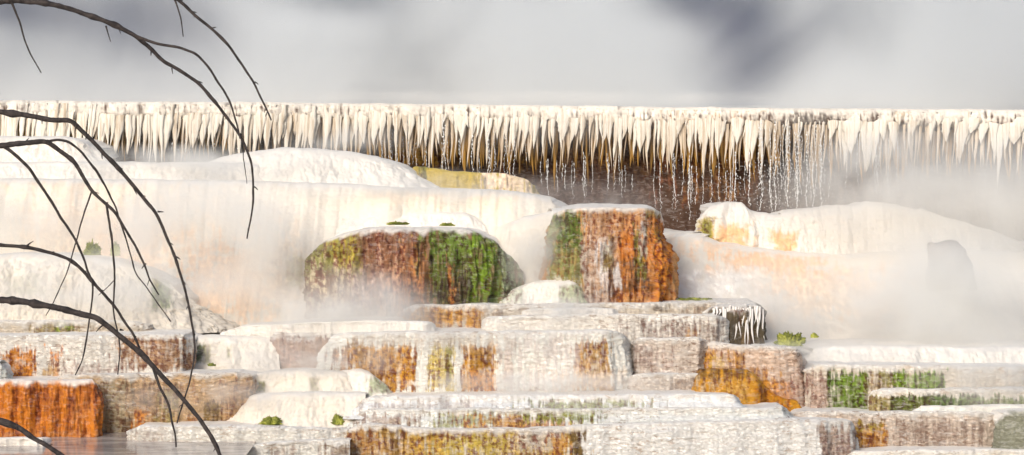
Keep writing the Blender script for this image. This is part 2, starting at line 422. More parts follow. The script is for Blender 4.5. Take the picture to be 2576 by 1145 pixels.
# thin tan tips just behind the white ones
geo = []
x = -250.
while x < 2860:
    Lp = rim_at(x); d = Lp[1]+.07; u = d/F
    tip = 396+random.gauss(0, 16)
    w = random.uniform(5, 15)
    geo.append(icicle_geo((Lp[0], d, Lp[2]-.05), (tip-262)*u, w*u, w*u*.6, lean=random.gauss(-.03, .02), p=random.uniform(1.0, 2.2), seed=random.random()*9, ns=8))
    x += random.uniform(6, 17)
v, f = joinl(geo); tag(mesh('tan_stalactite_fringe', v, f, ICEM, rim), kind='stuff')
# second, darker row behind
geo = []
x = -250.
while x < 2860:
    Lp = rim_at(x); d = Lp[1]+.22; u = d/F
    tip = (385 if x < 950 else 412)+random.gauss(0, 18)
    if 1935 < x < 2090: tip += 25
    w = random.uniform(12, 26)
    geo.append(icicle_geo((Lp[0], d, Lp[2]-.08), (tip-262)*u, w*u, w*u*.7, lean=random.gauss(0, .02), p=random.uniform(1.1, 1.8), seed=random.random()*9))
    x += random.uniform(9, 22)
v, f = joinl(geo); tag(mesh('brown_stalactite_fringe', v, f, ICE2, rim), kind='stuff')
# falling drips
dr = []
for x0, x1, n, ya, yb in ((420,660,10,330,400),(960,1330,34,300,475),(1340,1640,22,380,500),(1640,1900,20,380,560),(1900,2110,26,300,530),(2110,2300,9,330,500)):
    for i in range(n):
        x = random.uniform(x0, x1); a = ya+random.random()*60; b = a+random.uniform(.5, 1)*(yb-a)
        if b > a+20: dr.append((x, a, b, RD-.12+.5*math.sin(x*.0021)+random.uniform(0, .2), random.uniform(.6, 1.15)))
for x, a, b in ((1915,300,530),(1938,400,540),(1950,300,530),(1982,330,520),(2005,420,530),(2030,330,520),(2045,400,520),(2066,360,520),(1885,380,520),(1850,380,520),(1115,290,440),(1228,310,455),(1188,330,450)):
    dr.append((x, a, b, RD-.16+.5*math.sin(x*.0021), 1.5))
dr.sort(key=lambda q: -(q[2]-q[1])*q[4])
for q in dr[:98]:
    v, f = drip_geo(*q); mesh('water_drip', v, f, DROP, rim)
rest = []
for q in dr[98:]: rest.append(drip_geo(*q))
for i in range(520):
    x = random.choice([random.gauss(1880, 60), random.gauss(1980, 50), random.uniform(1640, 2100)]); y = random.uniform(400, 560); d = RD-.1+.5*math.sin(x*.0021)
    rest.append(bead_geo(P(x, y, d), random.uniform(.5, 1.1)*d/F, random.uniform(.6, 2.2)*d/F, 5))
v, f = joinl(rest); tag(mesh('water_spray', v, f, DROP, rim), kind='stuff')

# ================================================================== LEDGES
T = 'travertine terrace'
def L3(*a): return list(a)
# upper left snowy shelves
ledge('travertine_shelf', 'highest white shelf tucked under the rim at the left edge, behind the branches', T,
  [(-260,342,31.9,430),(0,343,31.8,430),(150,343,31.7,430),(200,348,31.8,430),(240,365,32.0,430),(275,392,32.5,430)], back=1.4, base=WHITE, crust=.08, wet=.3, rad=.12, flare=.3, pool=False, lam=.004, patches=[(0,360,260,420,CREAM,30,15)])
ledge('travertine_shelf', 'long low white shelf just below the rim, left of the rounded white mound', T,
  [(-200,408,31.3,475),(60,409,31.25,475),(150,407,31.2,475),(450,409,31.2,475),(640,410,31.3,475),(800,418,31.9,475)], back=1.2, base=WHITE, crust=.05, wet=.35, rad=.10, flare=.25, pool=False, lam=.004)
ledge('travertine_mound', 'smooth rounded white mound rising against the stalactite fringe left of the ochre ledge', 'travertine mound',
  [(500,408,31.9,500),(560,390,31.6,500),(640,378,31.45,500),(700,372,31.4,500),(800,375,31.4,500),(880,383,31.4,500),(960,396,31.4,500),(1020,412,31.5,500),(1048,436,31.7,500),(1062,468,32.2,500)], back=.9, base=WHITE, crust=.05, wet=.3, rad=.16, flare=.45, fp=1.0, pool=False, lam=.004, wave=.03)
ledge('ochre_ledge', 'yellow ochre ledge under the dripping rim, right of the smooth white mound', T,
  [(1035,418,32.5,500),(1060,420,32.2,500),(1120,428,32.1,500),(1200,434,32.1,500),(1280,438,32.1,500),(1330,450,32.2,500),(1350,470,32.6,500)], back=.5, base=YELLOW, crk=DBROWN, crust=.2, wet=.5, rad=.05, pool=False, lipcap=False, flare=.1,
  patches=[(1050,400,1080,490,OLIVE,8,10),(1200,430,1350,490,PALEP,20,10),(1060,430,1075,480,DBROWN,4,8,None,None,.6),(1215,450,1225,480,DBROWN,5,8,None,None,.7),(1270,450,1280,480,DBROWN,5,8,None,None,.7)])
# the great cascade
casc_pat = [(60,500,520,680,PALEP,90,50,None,None,.7),(470,600,680,810,PEACH,50,60,None,None,.65),(620,560,760,790,PALEP,40,50,None,None,.7),(270,560,420,700,PEACH,60,40,None,None,.45),
 (720,640,765,730,OLIVE,12,15,None,None,.35),(1180,500,1290,540,PALEP,40,15,None,None,.5),(80,460,420,500,PALEP,80,14,None,None,.5),(900,488,1120,520,PALEP,40,12,None,None,.4),(760,440,1000,480,CREAM,50,12,None,None,.5)]
ledge('travertine_cascade', 'broad cream and peach cascade flowing down behind the green and brown dome', 'cascade',
  [(-300,455,30.7,840),(-100,452,30.55,840),(60,450,30.4,840),(300,452,30.35,840),(600,456,30.3,840),(800,462,30.2,840),(1000,472,30.1,840),(1200,477,30.05,835),(1330,488,30.0,830),(1400,500,30.0,825),(1440,520,30.2,820),(1470,545,30.7,820)],
  back=1.2, base=CREAM, crk=TANC, crust=.10, wet=.35, rad=.22, flare=1.15, fp=1.35, pool=False, lam=.006, flute=.008, wave=.10, res=2.6, patches=casc_pat)
ledge('travertine_shelf', 'smooth white shelf spilling over the cascade above the green and brown dome', T,
  [(760,600,31.1,610),(800,572,30.4,625),(860,552,30.05,640),(940,540,29.95,650),(1060,534,29.9,650),(1180,538,29.9,650),(1260,556,30.05,650),(1340,590,30.8,660)], back=.5, base=WHITE, crust=.05, wet=.3, rad=.15, flare=.35, pool=False, lam=.004)
# left mound
ledge('travertine_mound', 'low cream mound at the left with a pale green streak down its right shoulder', 'travertine mound',
  [(-260,660,29.0,830),(-60,645,28.9,830),(60,638,28.85,830),(180,642,28.8,830),(290,660,28.8,830),(380,690,28.8,830),(450,715,28.9,830),(495,748,29.1,830),(508,775,29.5,830),(516,805,30.0,830)], back=.8, base=CREAM, crust=.08, wet=.3, rad=.22, flare=.5, fp=1., pool=False, lam=.005, flute=.04,
  patches=[(20,690,105,745,GREEN,20,15,None,None,.25),(378,680,432,778,GREEN,8,12,.3,.4,.75),(380,680,400,720,YELLOW,8,12,None,None,.4)])
# the coloured dome
dome_pat=[(740,560,925,700,OLIVE,14,18,.3,.5,.95),(840,600,900,720,YELLOW,18,25,.2,.5,.7),(760,680,900,840,(.58,.49,.34),25,30,.15,.4,.8),
 (905,570,1085,830,(.27,.115,.055),10,10,.35,.4),(920,580,1070,660,(.26,.12,.07),20,15,.6,.3,.8),(960,640,1010,800,(.58,.32,.18),14,40,.15,.4,.8),(1020,620,1080,800,(.50,.22,.07),12,30,.3,.4,.8),
 (890,700,960,830,(.48,.35,.27),25,35,.1,.4,.75),(1040,730,1065,790,DBROWN,6,20,.2,.5,.8),
 (1080,575,1310,800,GREEN,8,14,.35,.5),(1085,600,1180,660,(.17,.25,.035),20,15,.3,.5,.8),(1085,655,1190,800,(.07,.045,.025),14,22,.2,.5,1.),(1125,680,1142,800,(.46,.20,.04),5,15,.2,.5,.8),
 (1190,600,1250,740,VGREEN,14,22,.4,.6,.9),(1255,620,1300,780,(.38,.42,.27),8,20,.8,.5,.75)]
ledge('travertine_dome', 'big rounded dome streaked olive, brown and vivid green under the cream cascade', 'travertine dome',
  [(830,660,30.0,835),(782,655,29.6,835),(780,628,29.3,835),(806,606,29.05,835),(850,590,28.9,835),(905,575,28.8,835),(950,571,28.75,835),(1080,572,28.7,830),(1180,576,28.7,820),(1215,583,28.75,810),(1250,602,28.9,805),(1278,632,29.1,800),(1292,672,29.35,800),(1290,710,30.0,800)],
  back=1.2, base=BROWN, crk=DBROWN, crust=.26, wet=.5, rad=.12, bulge=.07, flare=-.02, pool=False, flute=.06, patches=[p[:5]+(p[5]*1.8, p[6]*1.3)+p[7:] for p in dome_pat], wave=.03)
# white fall + mound at its foot
ledge('travertine_cascade', 'narrow white fall between the green dome and the orange block', 'cascade',
  [(1240,560,29.9,800),(1290,548,29.6,800),(1340,540,29.5,800),(1390,528,29.4,800),(1440,524,29.5,800)], back=.8, base=CREAM, crk=TANC, crust=.08, wet=.4, rad=.2, flare=.5, fp=1.2, pool=False, flute=.010, lam=.002, patches=[(1340,620,1360,700,GREY,8,20,None,None,.4)])
ledge('travertine_mound', 'small white mound with a green right side at the foot of the narrow white fall', 'travertine mound',
  [(1255,775,29.4,800),(1262,745,28.95,800),(1290,722,28.75,800),(1335,708,28.65,800),(1440,705,28.6,800),(1462,712,28.65,800),(1480,732,28.8,800),(1500,765,29.2,800)], back=.5, base=WHITE, crust=.15, wet=.3, rad=.12, flare=.15, pool=False, flute=.03,
  patches=[(1250,715,1320,770,(.48,.50,.40),10,10,.5,.4,.8),(1405,712,1500,770,(.36,.40,.22),10,8,.3,.4,.8)])
# orange block
blk_pat=[(1375,525,1470,780,(.20,.26,.08),8,12,.4,.4,.85),(1395,535,1465,620,GREEN,14,16,.5,.4,.8),(1385,700,1500,800,CREAM,20,25,.3,.3,.6),
 (1465,520,1560,780,(.62,.50,.42),8,14,.8,.3,.8),(1500,600,1540,740,(.78,.76,.76),8,18,.4,.2,.7),
 (1545,535,1700,760,(.52,.16,.012),14,10,.35,.55),(1480,530,1640,600,(.62,.33,.15),20,14,.8,.3,.9),(1520,645,1660,748,(.20,.075,.012),16,24,.2,.6,.95),(1580,665,1640,725,DBROWN,14,20,.2,.6,.7),(1650,600,1690,740,(.60,.21,.012),8,20,.2,.6,.8),
 (1560,690,1590,700,ORANGE,12,20,.2,.6,.7),(1600,590,1625,690,OLIVE,6,20,.3,.5,.8),(1640,560,1660,600,OLIVE,6,12,.5,.5,.8),(1650,640,1692,750,(.64,.23,.02),8,20,.3,.5,.8),
 (1515,600,1545,680,OLIVE,8,20,.3,.5,.4),(1545,655,1562,712,(.72,.68,.66),4,12,.5,.2,.9),(1612,560,1622,640,(.66,.58,.52),4,16,.5,.2,.8),(1560,740,1640,800,(.52,.25,.08),14,10,.3,.4,.8),(1630,520,1665,545,OLIVE,10,6,.6,.3,.6)]
def blk_profile(h, v, L):
    return .10*sm(.25, .75, h)-.05*np.sin(np.clip(h/.35, 0, 1)*math.pi)
ledge('travertine_block', 'tall rust-orange block, green on its left side and streaked white, before the dark wall', 'travertine block',
  [(1385,560,29.6,790),(1388,536,29.0,785),(1410,527,28.85,785),(1470,523,28.75,785),(1560,522,28.7,785),(1630,522,28.7,785),(1655,524,28.8,785),(1668,532,29.05,785),(1672,545,29.6,785),(1676,560,30.3,785)],
  back=1.6, base=(.55,.28,.11), crk=(.18,.07,.02), crust=.38, wet=.5, rad=.05, bulge=.02, pool=True, flute=.06, profile=blk_profile, patches=blk_pat, wave=.03)
# right: white crest with peach underside, long slope
ledge('travertine_slope', 'long pale slope of cream and peach flowstone descending to the right through the steam', 'slope',
  [(1640,584,31.8,930),(1700,584,31.1,930),(1755,596,30.9,930),(1800,608,30.85,930),(1900,624,30.8,930),(2000,636,30.8,930),(2120,642,30.8,930),(2250,636,30.8,930),(2450,630,30.9,930),(2700,640,31.0,930),(3000,660,31.2,930)], back=1.8, base=CREAM, crk=TANC, crust=.06, wet=.3, rad=.3, flare=2.7, fp=1.1, pool=False, flute=.008, lam=.002, res=3.2,
  patches=[(1690,585,1900,640,PEACH,60,20,None,None,.45),(1800,640,2060,690,PEACH,70,14,None,None,.8),(1900,670,2180,740,PEACH,90,20,None,None,.55),(1960,700,2300,800,PALEP,90,30,None,None,.7),(1700,680,1900,760,WHITE,80,30,None,None,.9)])
crest_pat=[(1785,565,1885,640,(.86,.50,.24),20,14,.1,.3,.9),(1885,585,1910,640,PEACH,12,12,.1,.3,.7),(1945,585,2005,645,(.86,.50,.24),14,14,.1,.3,.9),(1755,552,1797,612,YELLOW,8,12,.3,.4,.9),(1765,560,1790,610,OLIVE,5,12,.3,.4,.8),(1775,600,1815,625,DGREEN,8,8,.3,.4,.6)]
ledge('snowy_crest', 'bumpy white crest with a peach underside and olive left end, below the dripping dark wall', 'travertine crest',
  [(1768,575,32.32,700),(1760,548,31.92,700),(1772,520,31.47,700),(1800,512,31.27,700),(1850,511,31.22,700),(1880,514,31.22,700),(1910,534,31.27,700),(1940,541,31.22,705),(1965,538,31.17,710),(2000,528,31.22,720),(2080,520,31.27,730),(2150,512,31.27,740),(2180,508,31.27,740),(2240,515,31.27,750),(2330,530,31.27,760),(2440,560,31.32,770),(2560,600,31.52,780),(2700,640,31.82,790),(2850,660,32.22,790)],
  back=.9, base=WHITE, crk=TANC, crust=.08, wet=.3, rad=.14, flare=.42, bulge=.03, pool=False, flute=.02, cren=.02, patches=crest_pat, wave=.10)
# long thin ledge below dome
led_pat=[(1015,772,1215,830,OCHRE,10,8,.5,.4,.9),(1215,772,1280,830,BROWN,20,8,.6,.3,.6),(1625,768,1680,785,DBROWN,12,5,.5,.3,.7),(1740,765,1800,800,BROWN,20,6,.6,.3,.6)]
ledge('travertine_ledge', 'long thin tan ledge running under the dome and the orange block', T,
  [(1030,790,28.8,830),(1018,772,28.4,830),(1040,767,28.2,830),(1200,766,28.1,830),(1400,764,28.1,830),(1600,762,28.1,830),(1800,761,28.1,830),(1900,761,28.15,830),(1918,768,28.6,830)], back=1.0, base=(.62,.54,.46), crk=CRK_D, crust=.85, wet=.2, rad=.03, patches=led_pat, pool=True, wave=.04)
ledge('travertine_ledge', 'thin white shelf lying in front of the mauve steam at the foot of the dome', T,
  [(560,835,28.4,850),(600,822,28.0,850),(760,812,27.8,850),(900,808,27.7,850),(1080,808,27.7,850),(1098,815,27.8,850),(1104,826,28.3,850)], back=.8, base=WHITE, crust=.12, wet=.3, rad=.03, pool=True, lam=.006)
ledge('travertine_ledge', 'small white sliver of shelf below the mound at the foot of the narrow fall', T,
  [(1290,790,28.3,805),(1330,777,27.95,805),(1540,775,27.95,805),(1560,780,28.1,805)], back=.3, base=WHITE, crust=.15, rad=.02, pool=False)
# dripping block
drip_block, DL = ledge('dripping_block', 'dark brown block hung with white drips at the right end of the long tan ledge', 'travertine block',
  [(1775,800,28.6,885),(1780,775,28.1,885),(1800,767,27.95,885),(1880,764,27.9,885),(1912,766,28.0,885),(1926,776,28.4,885)], back=.8, base=(.10,.075,.045), crk=DBROWN, crust=.4, wet=.6, rad=.06, pool=False, flute=.05,
  patches=[(1770,760,1930,785,GREY,20,6,.7,.3,.7),(1870,790,1900,870,(.2,.13,.05),8,10,.3,.5,.7)])
x = 1790
while x < 1924:
    y0 = 768+random.random()*10; ln = random.choice([random.uniform(30, 55), random.uniform(60, 100)]) if x > 1815 else random.uniform(15, 40); w = random.uniform(3.5, 8)
    d = float(np.interp((x-1288)*28/F, DL[:, 0], DL[:, 1]))-.03
    v, f = icicle_geo(P(x, y0, d), ln*d/F, w*d/F, w*d/F, lean=random.gauss(0, .01), p=random.uniform(1.5, 3), seed=random.random()*9)
    mesh('drip_crust', v, f, ICE3, drip_block); x += random.uniform(4.5, 8.5)
ledge('travertine_terrace', 'grey-white scaly terrace with browned lower right corner, below the long tan ledge', T,
  [(1215,835,28.5,880),(1210,805,27.9,880),(1225,796,27.75,880),(1400,794,27.7,880),(1600,791,27.65,880),(1800,790,27.6,890),(1822,796,27.7,890),(1832,812,28.0,900),(1845,835,28.5,900)],
  back=.7, base=(.80,.75,.71), crk=CRK_D, crust=.7, rad=.025, wave=.04, patches=[(1600,808,1830,870,(.42,.32,.26),40,14,.9,.2,.7),(1720,830,1760,870,OCHRE,10,10,.5,.3,.6),(1560,800,1700,850,(.52,.46,.42),40,14,.9,.2,.5)])
# big central terrace with orange patches
cen_pat=[(840,868,900,975,(.44,.22,.10),14,10,.5,.3,.8),(880,868,1048,985,OCHRE,10,9,.4,.4,1.),(885,872,960,975,(.36,.19,.05),14,14,.4,.3,.7),(1078,868,1142,985,YELLOW,7,10,.5,.3,.9),(1122,868,1138,960,OLIVE,4,10,.4,.3,.8),
 (1162,868,1246,985,OCHRE,6,7,.35,.4,1.),(1170,875,1240,930,(.30,.15,.02),10,10,.4,.4,.6),(1180,930,1240,985,ORANGE,10,10,.4,.4,.5),(1255,880,1290,985,(.62,.45,.35),8,14,.6,.2,.5),
 (1445,860,1538,985,(.46,.27,.09),8,9,.4,.3,1.),(1455,865,1480,985,OCHRE,6,14,.4,.3,.5),(1300,850,1450,985,(.72,.63,.59),60,20,.6,.2,.6),(1400,940,1560,990,PALEP,30,14,.3,.3,.5),(900,840,1250,870,(.70,.58,.44),60,10,.8,.2,.5)]
ledge('travertine_terrace', 'wide white central terrace wall marked with separate orange and ochre patches', T,
  [(822,900,28.2,1000),(815,862,27.6,1000),(830,843,27.35,1000),(870,837,27.25,1000),(1000,834,27.2,1000),(1200,834,27.2,1000),(1400,832,27.2,1000),(1530,830,27.2,1000),(1562,833,27.3,1000),(1578,848,27.6,1000),(1584,870,28.0,1000)],
  back=.8, base=(.82,.78,.75), crk=CRK_M, crust=.6, rad=.03, bulge=.03, flare=.10, patches=cen_pat, wave=.05, flute=.035)
ledge('travertine_terrace', 'short mauve-brown terrace left of the wide white central terrace', T,
  [(670,870,28.3,940),(663,848,27.9,940),(680,838,27.75,940),(760,836,27.7,940),(850,836,27.8,940)], back=.6, base=(.40,.27,.21), crk=CRK_D, crust=.45, rad=.05, patches=[(660,830,860,856,GREY,20,8,.8),(655,850,676,920,GREEN,5,8,.5,.3,.8),(700,870,740,930,(.45,.27,.2),12,14,.3,.3,.6)])
ledge('travertine_mound', 'low white mound with a green right foot, against the left end of the central terrace', 'travertine mound',
  [(790,985,27.6,1010),(815,945,27.2,1010),(850,932,27.1,1010),(900,930,27.05,1010),(935,940,27.05,1010),(965,958,27.1,1010),(995,985,27.3,1010)], back=.35, base=WHITE, crust=.08, rad=.1, flare=.15, pool=False, patches=[(930,945,1000,990,(.30,.36,.16),10,8,.4,.3,.7)])
# right of centre
ledge('travertine_block', 'square grey-brown block between the central terrace and the orange-streaked block', 'travertine block',
  [(1590,890,28.1,960),(1584,860,27.6,960),(1600,852,27.45,960),(1700,850,27.4,960),(1760,848,27.4,960),(1785,856,27.6,960),(1800,880,28.0,960)], back=.5, base=(.70,.60,.54), crk=CRK_D, crust=.9, rad=.025, patches=[(1584,870,1680,940,(.45,.32,.27),30,20,.9,.2,.6)])
ledge('travertine_block', 'low grey step at the foot of the square grey-brown block', 'travertine block',
  [(1585,965,27.6,1010),(1588,945,27.15,1010),(1620,940,27.1,1010),(1760,940,27.1,1010),(1785,960,27.4,1010)], back=.4, base=(.68,.59,.53), crk=CRK_D, crust=.8, rad=.025, patches=[(1690,945,1780,985,BROWN,20,10,.8,.2,.5)])
orb_pat=[(1745,850,1790,960,ORANGE,8,12,.3,.4,.8),(1765,860,1800,930,OCHRE,12,14,.4,.4,.8),(1790,900,1840,930,YELLOW,14,10,.5,.4,.5),(1838,862,1880,930,OCHRE,8,10,.5,.4,.8),(1855,860,1880,920,(.3,.14,.02),8,10,.4,.4,.5),
 (1880,925,1945,1020,(.40,.17,.03),12,12,.5,.4,.8),(1930,960,2015,1020,ORANGE,14,12,.5,.3,.7),(1820,940,1960,1030,OCHRE,16,12,.3,.4,.6),(1990,920,2035,1030,(.55,.42,.35),12,14,.8,.2,.7)]
ledge('travertine_block', 'pinkish scaly block with slanting orange streaks, right of the square grey-brown block', 'travertine block',
  [(1745,900,28.2,1040),(1740,862,27.8,1040),(1760,856,27.6,1040),(1850,868,27.5,1040),(1880,870,27.35,1040),(1960,870,27.3,1040),(2000,871,27.35,1040),(2014,880,27.5,1040),(2026,915,28.0,1040)], back=.9, base=(.72,.53,.42), crk=CRK_D, crust=.85, rad=.03, flare=.15, patches=orb_pat, pool=False)
ledge('ochre_step', 'bright ochre step jutting from the orange-streaked block', 'travertine step',
  [(1752,950,27.5,1045),(1753,936,27.1,1045),(1765,932,26.95,1045),(1850,930,26.9,1045),(1888,931,26.92,1045),(1898,936,27.05,1045),(1904,960,27.2,1045),(1935,985,27.12,1045),(1975,1004,27.12,1045),(2010,1008,27.15,1045),(2020,1022,27.4,1045)], back=.4, sw=.03, wave=.02, base=OCHRE, crk=(.2,.08,.015), crust=.4, wet=.5, rad=.05, flare=.12, pool=False, lipcap=False, bulge=.03,
  patches=[(1750,928,1890,955,(.22,.11,.015),15,8,.3,.4,.9),(1830,955,1880,1010,(.5,.30,.08),10,14,.3,.4,.7),(1900,970,2000,1040,ORANGE,16,12,.4,.4,.8),(1755,955,1800,1000,(.46,.34,.2),12,12,.6,.3,.7)])
# right terraces
ledge('travertine_shelf', 'smooth white shelf at the foot of the misty slope, above the long green-draped terrace', T,
  [(2010,890,28.3,950),(2030,878,28.0,950),(2100,872,27.9,950),(2300,872,27.9,950),(2600,875,27.9,950),(2900,880,27.9,950)], back=1.6, base=WHITE, crust=.06, rad=.12, flare=.2, pool=False)
ledge('travertine_terrace', 'long terrace draped in bright green algae, right of the orange-streaked block', T,
  [(2018,950,27.9,1050),(2022,925,27.3,1050),(2050,919,27.15,1050),(2200,918,27.1,1050),(2350,919,27.1,1050),(2500,921,27.1,1050),(2900,925,27.2,1050)], back=.9, base=(.74,.66,.58), crk=CRK_M, crust=.6, rad=.035,
  patches=[(2020,935,2090,1040,(.46,.32,.25),12,10,.7,.3,.9),(2084,932,2188,1040,GREEN,6,8,.5,.4),(2185,935,2250,1040,(.38,.26,.12),10,10,.7,.3,.85),(2110,938,2180,1030,VGREEN,14,16,.8,.4,.5),(2210,935,2262,975,OLIVE,10,6,.6,.3,.7),(2250,934,2378,985,VGREEN,6,7,.5,.4,1.)])
ledge('travertine_terrace', 'low white-topped terrace with a green fringe, in front of the long green-draped terrace', T,
  [(2172,1005,27.4,1060),(2178,985,26.95,1060),(2210,979,26.85,1060),(2400,977,26.8,1060),(2570,975,26.8,1060),(2900,978,26.9,1060)], back=.4, base=(.78,.72,.66), crk=CRK_M, crust=.6, rad=.05,
  patches=[(2170,996,2340,1060,(.36,.27,.08),14,6,.6,.3,.95),(2240,996,2470,1060,GREEN,12,6,.5,.3,1.),(2220,1005,2330,1050,(.16,.15,.04),20,10,.7,.3,.6),(2420,998,2640,1060,(.22,.27,.09),20,7,.5,.3,.9)])
ledge('travertine_ledge', 'thin white ledge below the green-fringed terrace at the right edge', T,
  [(2290,1040,26.9,1050),(2310,1024,26.65,1055),(2500,1020,26.6,1060),(2900,1020,26.6,1060)], back=.4, base=WHITE, crust=.3, rad=.03, pool=False)
ledge('travertine_terrace', 'brown-grey scaly terrace at the lower right with one orange pocket', T,
  [(1990,1060,27.2,1150),(1985,1040,26.7,1145),(2010,1034,26.55,1145),(2200,1036,26.45,1140),(2380,1037,26.4,1140),(2470,1036,26.4,1150),(2500,1042,26.5,1160),(2512,1070,26.8,1180)], back=.7, base=(.62,.51,.44), crk=CRK_D, crust=.9, rad=.025,
  patches=[(2148,1065,2232,1150,OCHRE,8,8,.5,.4,.95),(2150,1062,2215,1085,OLIVE,10,6,.6,.3,.6),(2165,1095,2220,1130,(.30,.12,.02),10,8,.4,.4,.7),(2250,1060,2460,1140,(.34,.24,.19),40,20,.9,.2,.6)])
ledge('travertine_block', 'dull green-grey block cut by the right edge of the view', 'travertine block',
  [(2492,1090,26.6,1180),(2496,1050,26.2,1180),(2520,1036,26.05,1180),(2640,1034,26.0,1180),(2900,1034,26.0,1180)], back=.5, base=(.26,.26,.20), crk=DBROWN, crust=.6, rad=.08, flare=.1, pool=False)
ledge('travertine_ledge', 'thin white ledge at the very bottom right', T,
  [(2130,1150,26.3,1180),(2140,1134,25.95,1180),(2300,1131,25.85,1180),(2480,1133,25.85,1180),(2900,1135,25.85,1180)], back=.5, base=(.74,.68,.62), crust=.5, rad=.03, pool=True)
# lower centre
ledge('travertine_ledge', 'upper of the stacked white ledges, in front of the central terrace pool', T,
  [(895,1030,27.0,1050),(900,1010,26.55,1050),(930,998,26.45,1050),(1100,995,26.4,1050),(1400,994,26.4,1050),(1700,991,26.35,1050),(1840,990,26.35,1050),(1856,998,26.5,1050),(1862,1015,26.9,1050)], back=.9, base=(.86,.84,.83), crk=CRK_M, crust=.5, rad=.03, flare=.08, steps=2, wave=.06,
  patches=[(1350,1008,1600,1045,(.34,.36,.10),50,8,.7,.2,.7),(900,1008,1200,1040,(.55,.46,.38),40,10,.8,.2,.5)])
ledge('travertine_ledge', 'yellow-green flecked ledge lying under the upper white ledge', T,
  [(885,1062,26.8,1085),(890,1044,26.4,1085),(920,1030,26.28,1085),(1100,1028,26.22,1085),(1400,1028,26.2,1085),(1700,1026,26.2,1085),(1970,1023,26.2,1085),(1992,1028,26.35,1085),(2000,1045,26.8,1085)], back=.5, base=(.84,.82,.80), crk=CRK_D, crust=.75, rad=.025, flare=.05, steps=2, wave=.05,
  patches=[(1060,1035,1340,1080,(.34,.34,.08),50,8,.7,.2,.75),(1180,1042,1460,1085,(.56,.24,.03),50,8,.6,.3,.8),(1320,1028,1500,1062,(.28,.32,.06),30,8,.7,.2,.85),(880,1040,1060,1080,(.45,.32,.24),40,8,.8,.2,.75)])
ledge('travertine_terrace', 'large lower terrace, olive and brown on its left half and grey-white on its right', T,
  [(880,1125,26.9,1220),(868,1095,26.4,1220),(880,1075,26.15,1220),(920,1066,26.03,1220),(1100,1078,26.0,1220),(1300,1080,26.0,1220),(1460,1070,26.0,1220),(1700,1062,25.95,1220),(1950,1055,25.95,1220),(2060,1053,26.0,1220),(2130,1055,26.1,1220),(2140,1064,26.4,1220),(2146,1080,26.9,1220)], back=.6, base=(.76,.74,.74), crk=CRK_M, crust=.7, rad=.04, flare=.12, steps=0, wave=.06,
  patches=[(860,1068,1470,1240,(.46,.27,.03),14,8,.6,.3,.95),(865,1070,950,1240,(.36,.19,.08),14,8,.5,.3,.8),(1000,1085,1300,1160,(.50,.40,.06),50,12,.6,.3,.6),(900,1090,1120,1160,(.50,.22,.03),40,14,.5,.3,.5),(960,1090,1010,1150,(.14,.07,.02),14,16,.4,.3,.7),(1300,1075,1420,1130,(.66,.60,.54),30,12,.8,.2,.7),(1425,1078,1470,1150,(.10,.06,.015),8,12,.4,.3,.9),(1385,1105,1430,1150,OCHRE,10,12,.4,.3,.8),(2060,1070,2150,1180,(.46,.32,.24),10,10,.9,.2,.85)])
# left group
ledge('travertine_ledge', 'thin brown-green ledge at the left behind the branches, foot of the cream mound', T,
  [(-200,806,28.0,850),(60,806,27.95,850),(200,806,27.9,850),(340,808,27.9,850),(368,814,28.0,850),(380,826,28.3,850)], back=.7, base=(.60,.52,.44), crk=CRK_D, crust=.9, rad=.03, patches=[(80,806,200,840,(.30,.22,.05),16,5,.7,.2,.8),(140,806,185,830,VGREEN,10,6,.7,.2,.7)])
ledge('travertine_terrace', 'grey-white terrace at the left, browned at its right end, with orange low down', T,
  [(-200,842,27.3,980),(0,842,27.2,980),(250,841,27.1,975),(400,840,27.1,960),(465,841,27.15,955),(482,852,27.4,955),(488,880,27.9,955)], back=.8, base=(.80,.75,.71), crk=CRK_D, crust=.8, rad=.025, bulge=.02,
  patches=[(300,848,490,930,(.42,.23,.11),30,8,.7,.2,.95),(-20,880,92,980,(.54,.20,.02),14,10,.4,.3,1.),(130,885,152,960,ORANGE,6,12,.4,.3,.9),(90,915,150,960,(.40,.22,.04),12,10,.4,.3,.8),(150,915,320,960,(.60,.52,.47),30,10,.8,.2,.6)])
ledge('white_rock', 'small round white crusted rock at the left edge above the vivid orange block', 'rock',
  [(-60,935,26.9,975),(-50,914,26.7,970),(0,907,26.6,970),(14,914,26.65,970),(22,935,26.9,970)], back=.2, base=WHITE, crk=CRK_D, crust=.7, rad=.08, pool=False)
ledge('travertine_terrace', 'brown and white crusted terrace narrowing at its lower right, behind the thickest branch', T,
  [(140,960,26.95,1115),(150,945,26.7,1115),(200,942,26.62,1115),(400,940,26.6,1110),(600,938,26.6,1105),(640,942,26.75,1095),(650,960,27.1,1085)], back=.6, base=(.60,.40,.23), crk=(.16,.07,.02), crust=.9, rad=.025, flare=-.14, fp=1.2,
  patches=[(320,965,420,1085,(.36,.20,.08),20,14,.7,.2,.75),(260,960,330,1095,(.40,.34,.22),10,12,.8,.2,.8),(505,1012,562,1090,(.17,.10,.015),8,8,.3,.3,.95),(560,960,650,1085,(.46,.26,.12),14,10,.6,.2,.9),(400,960,500,1010,(.50,.30,.16),24,10,.8,.2,.6),(470,1040,510,1090,(.34,.13,.02),10,10,.4,.3,.8),(390,985,450,1085,(.32,.27,.09),18,16,.7,.2,.7),(310,1050,335,1095,(.12,.06,.02),6,10,.4,.3,.8),(335,1035,375,1092,ORANGE,8,8,.3,.3,.8)])
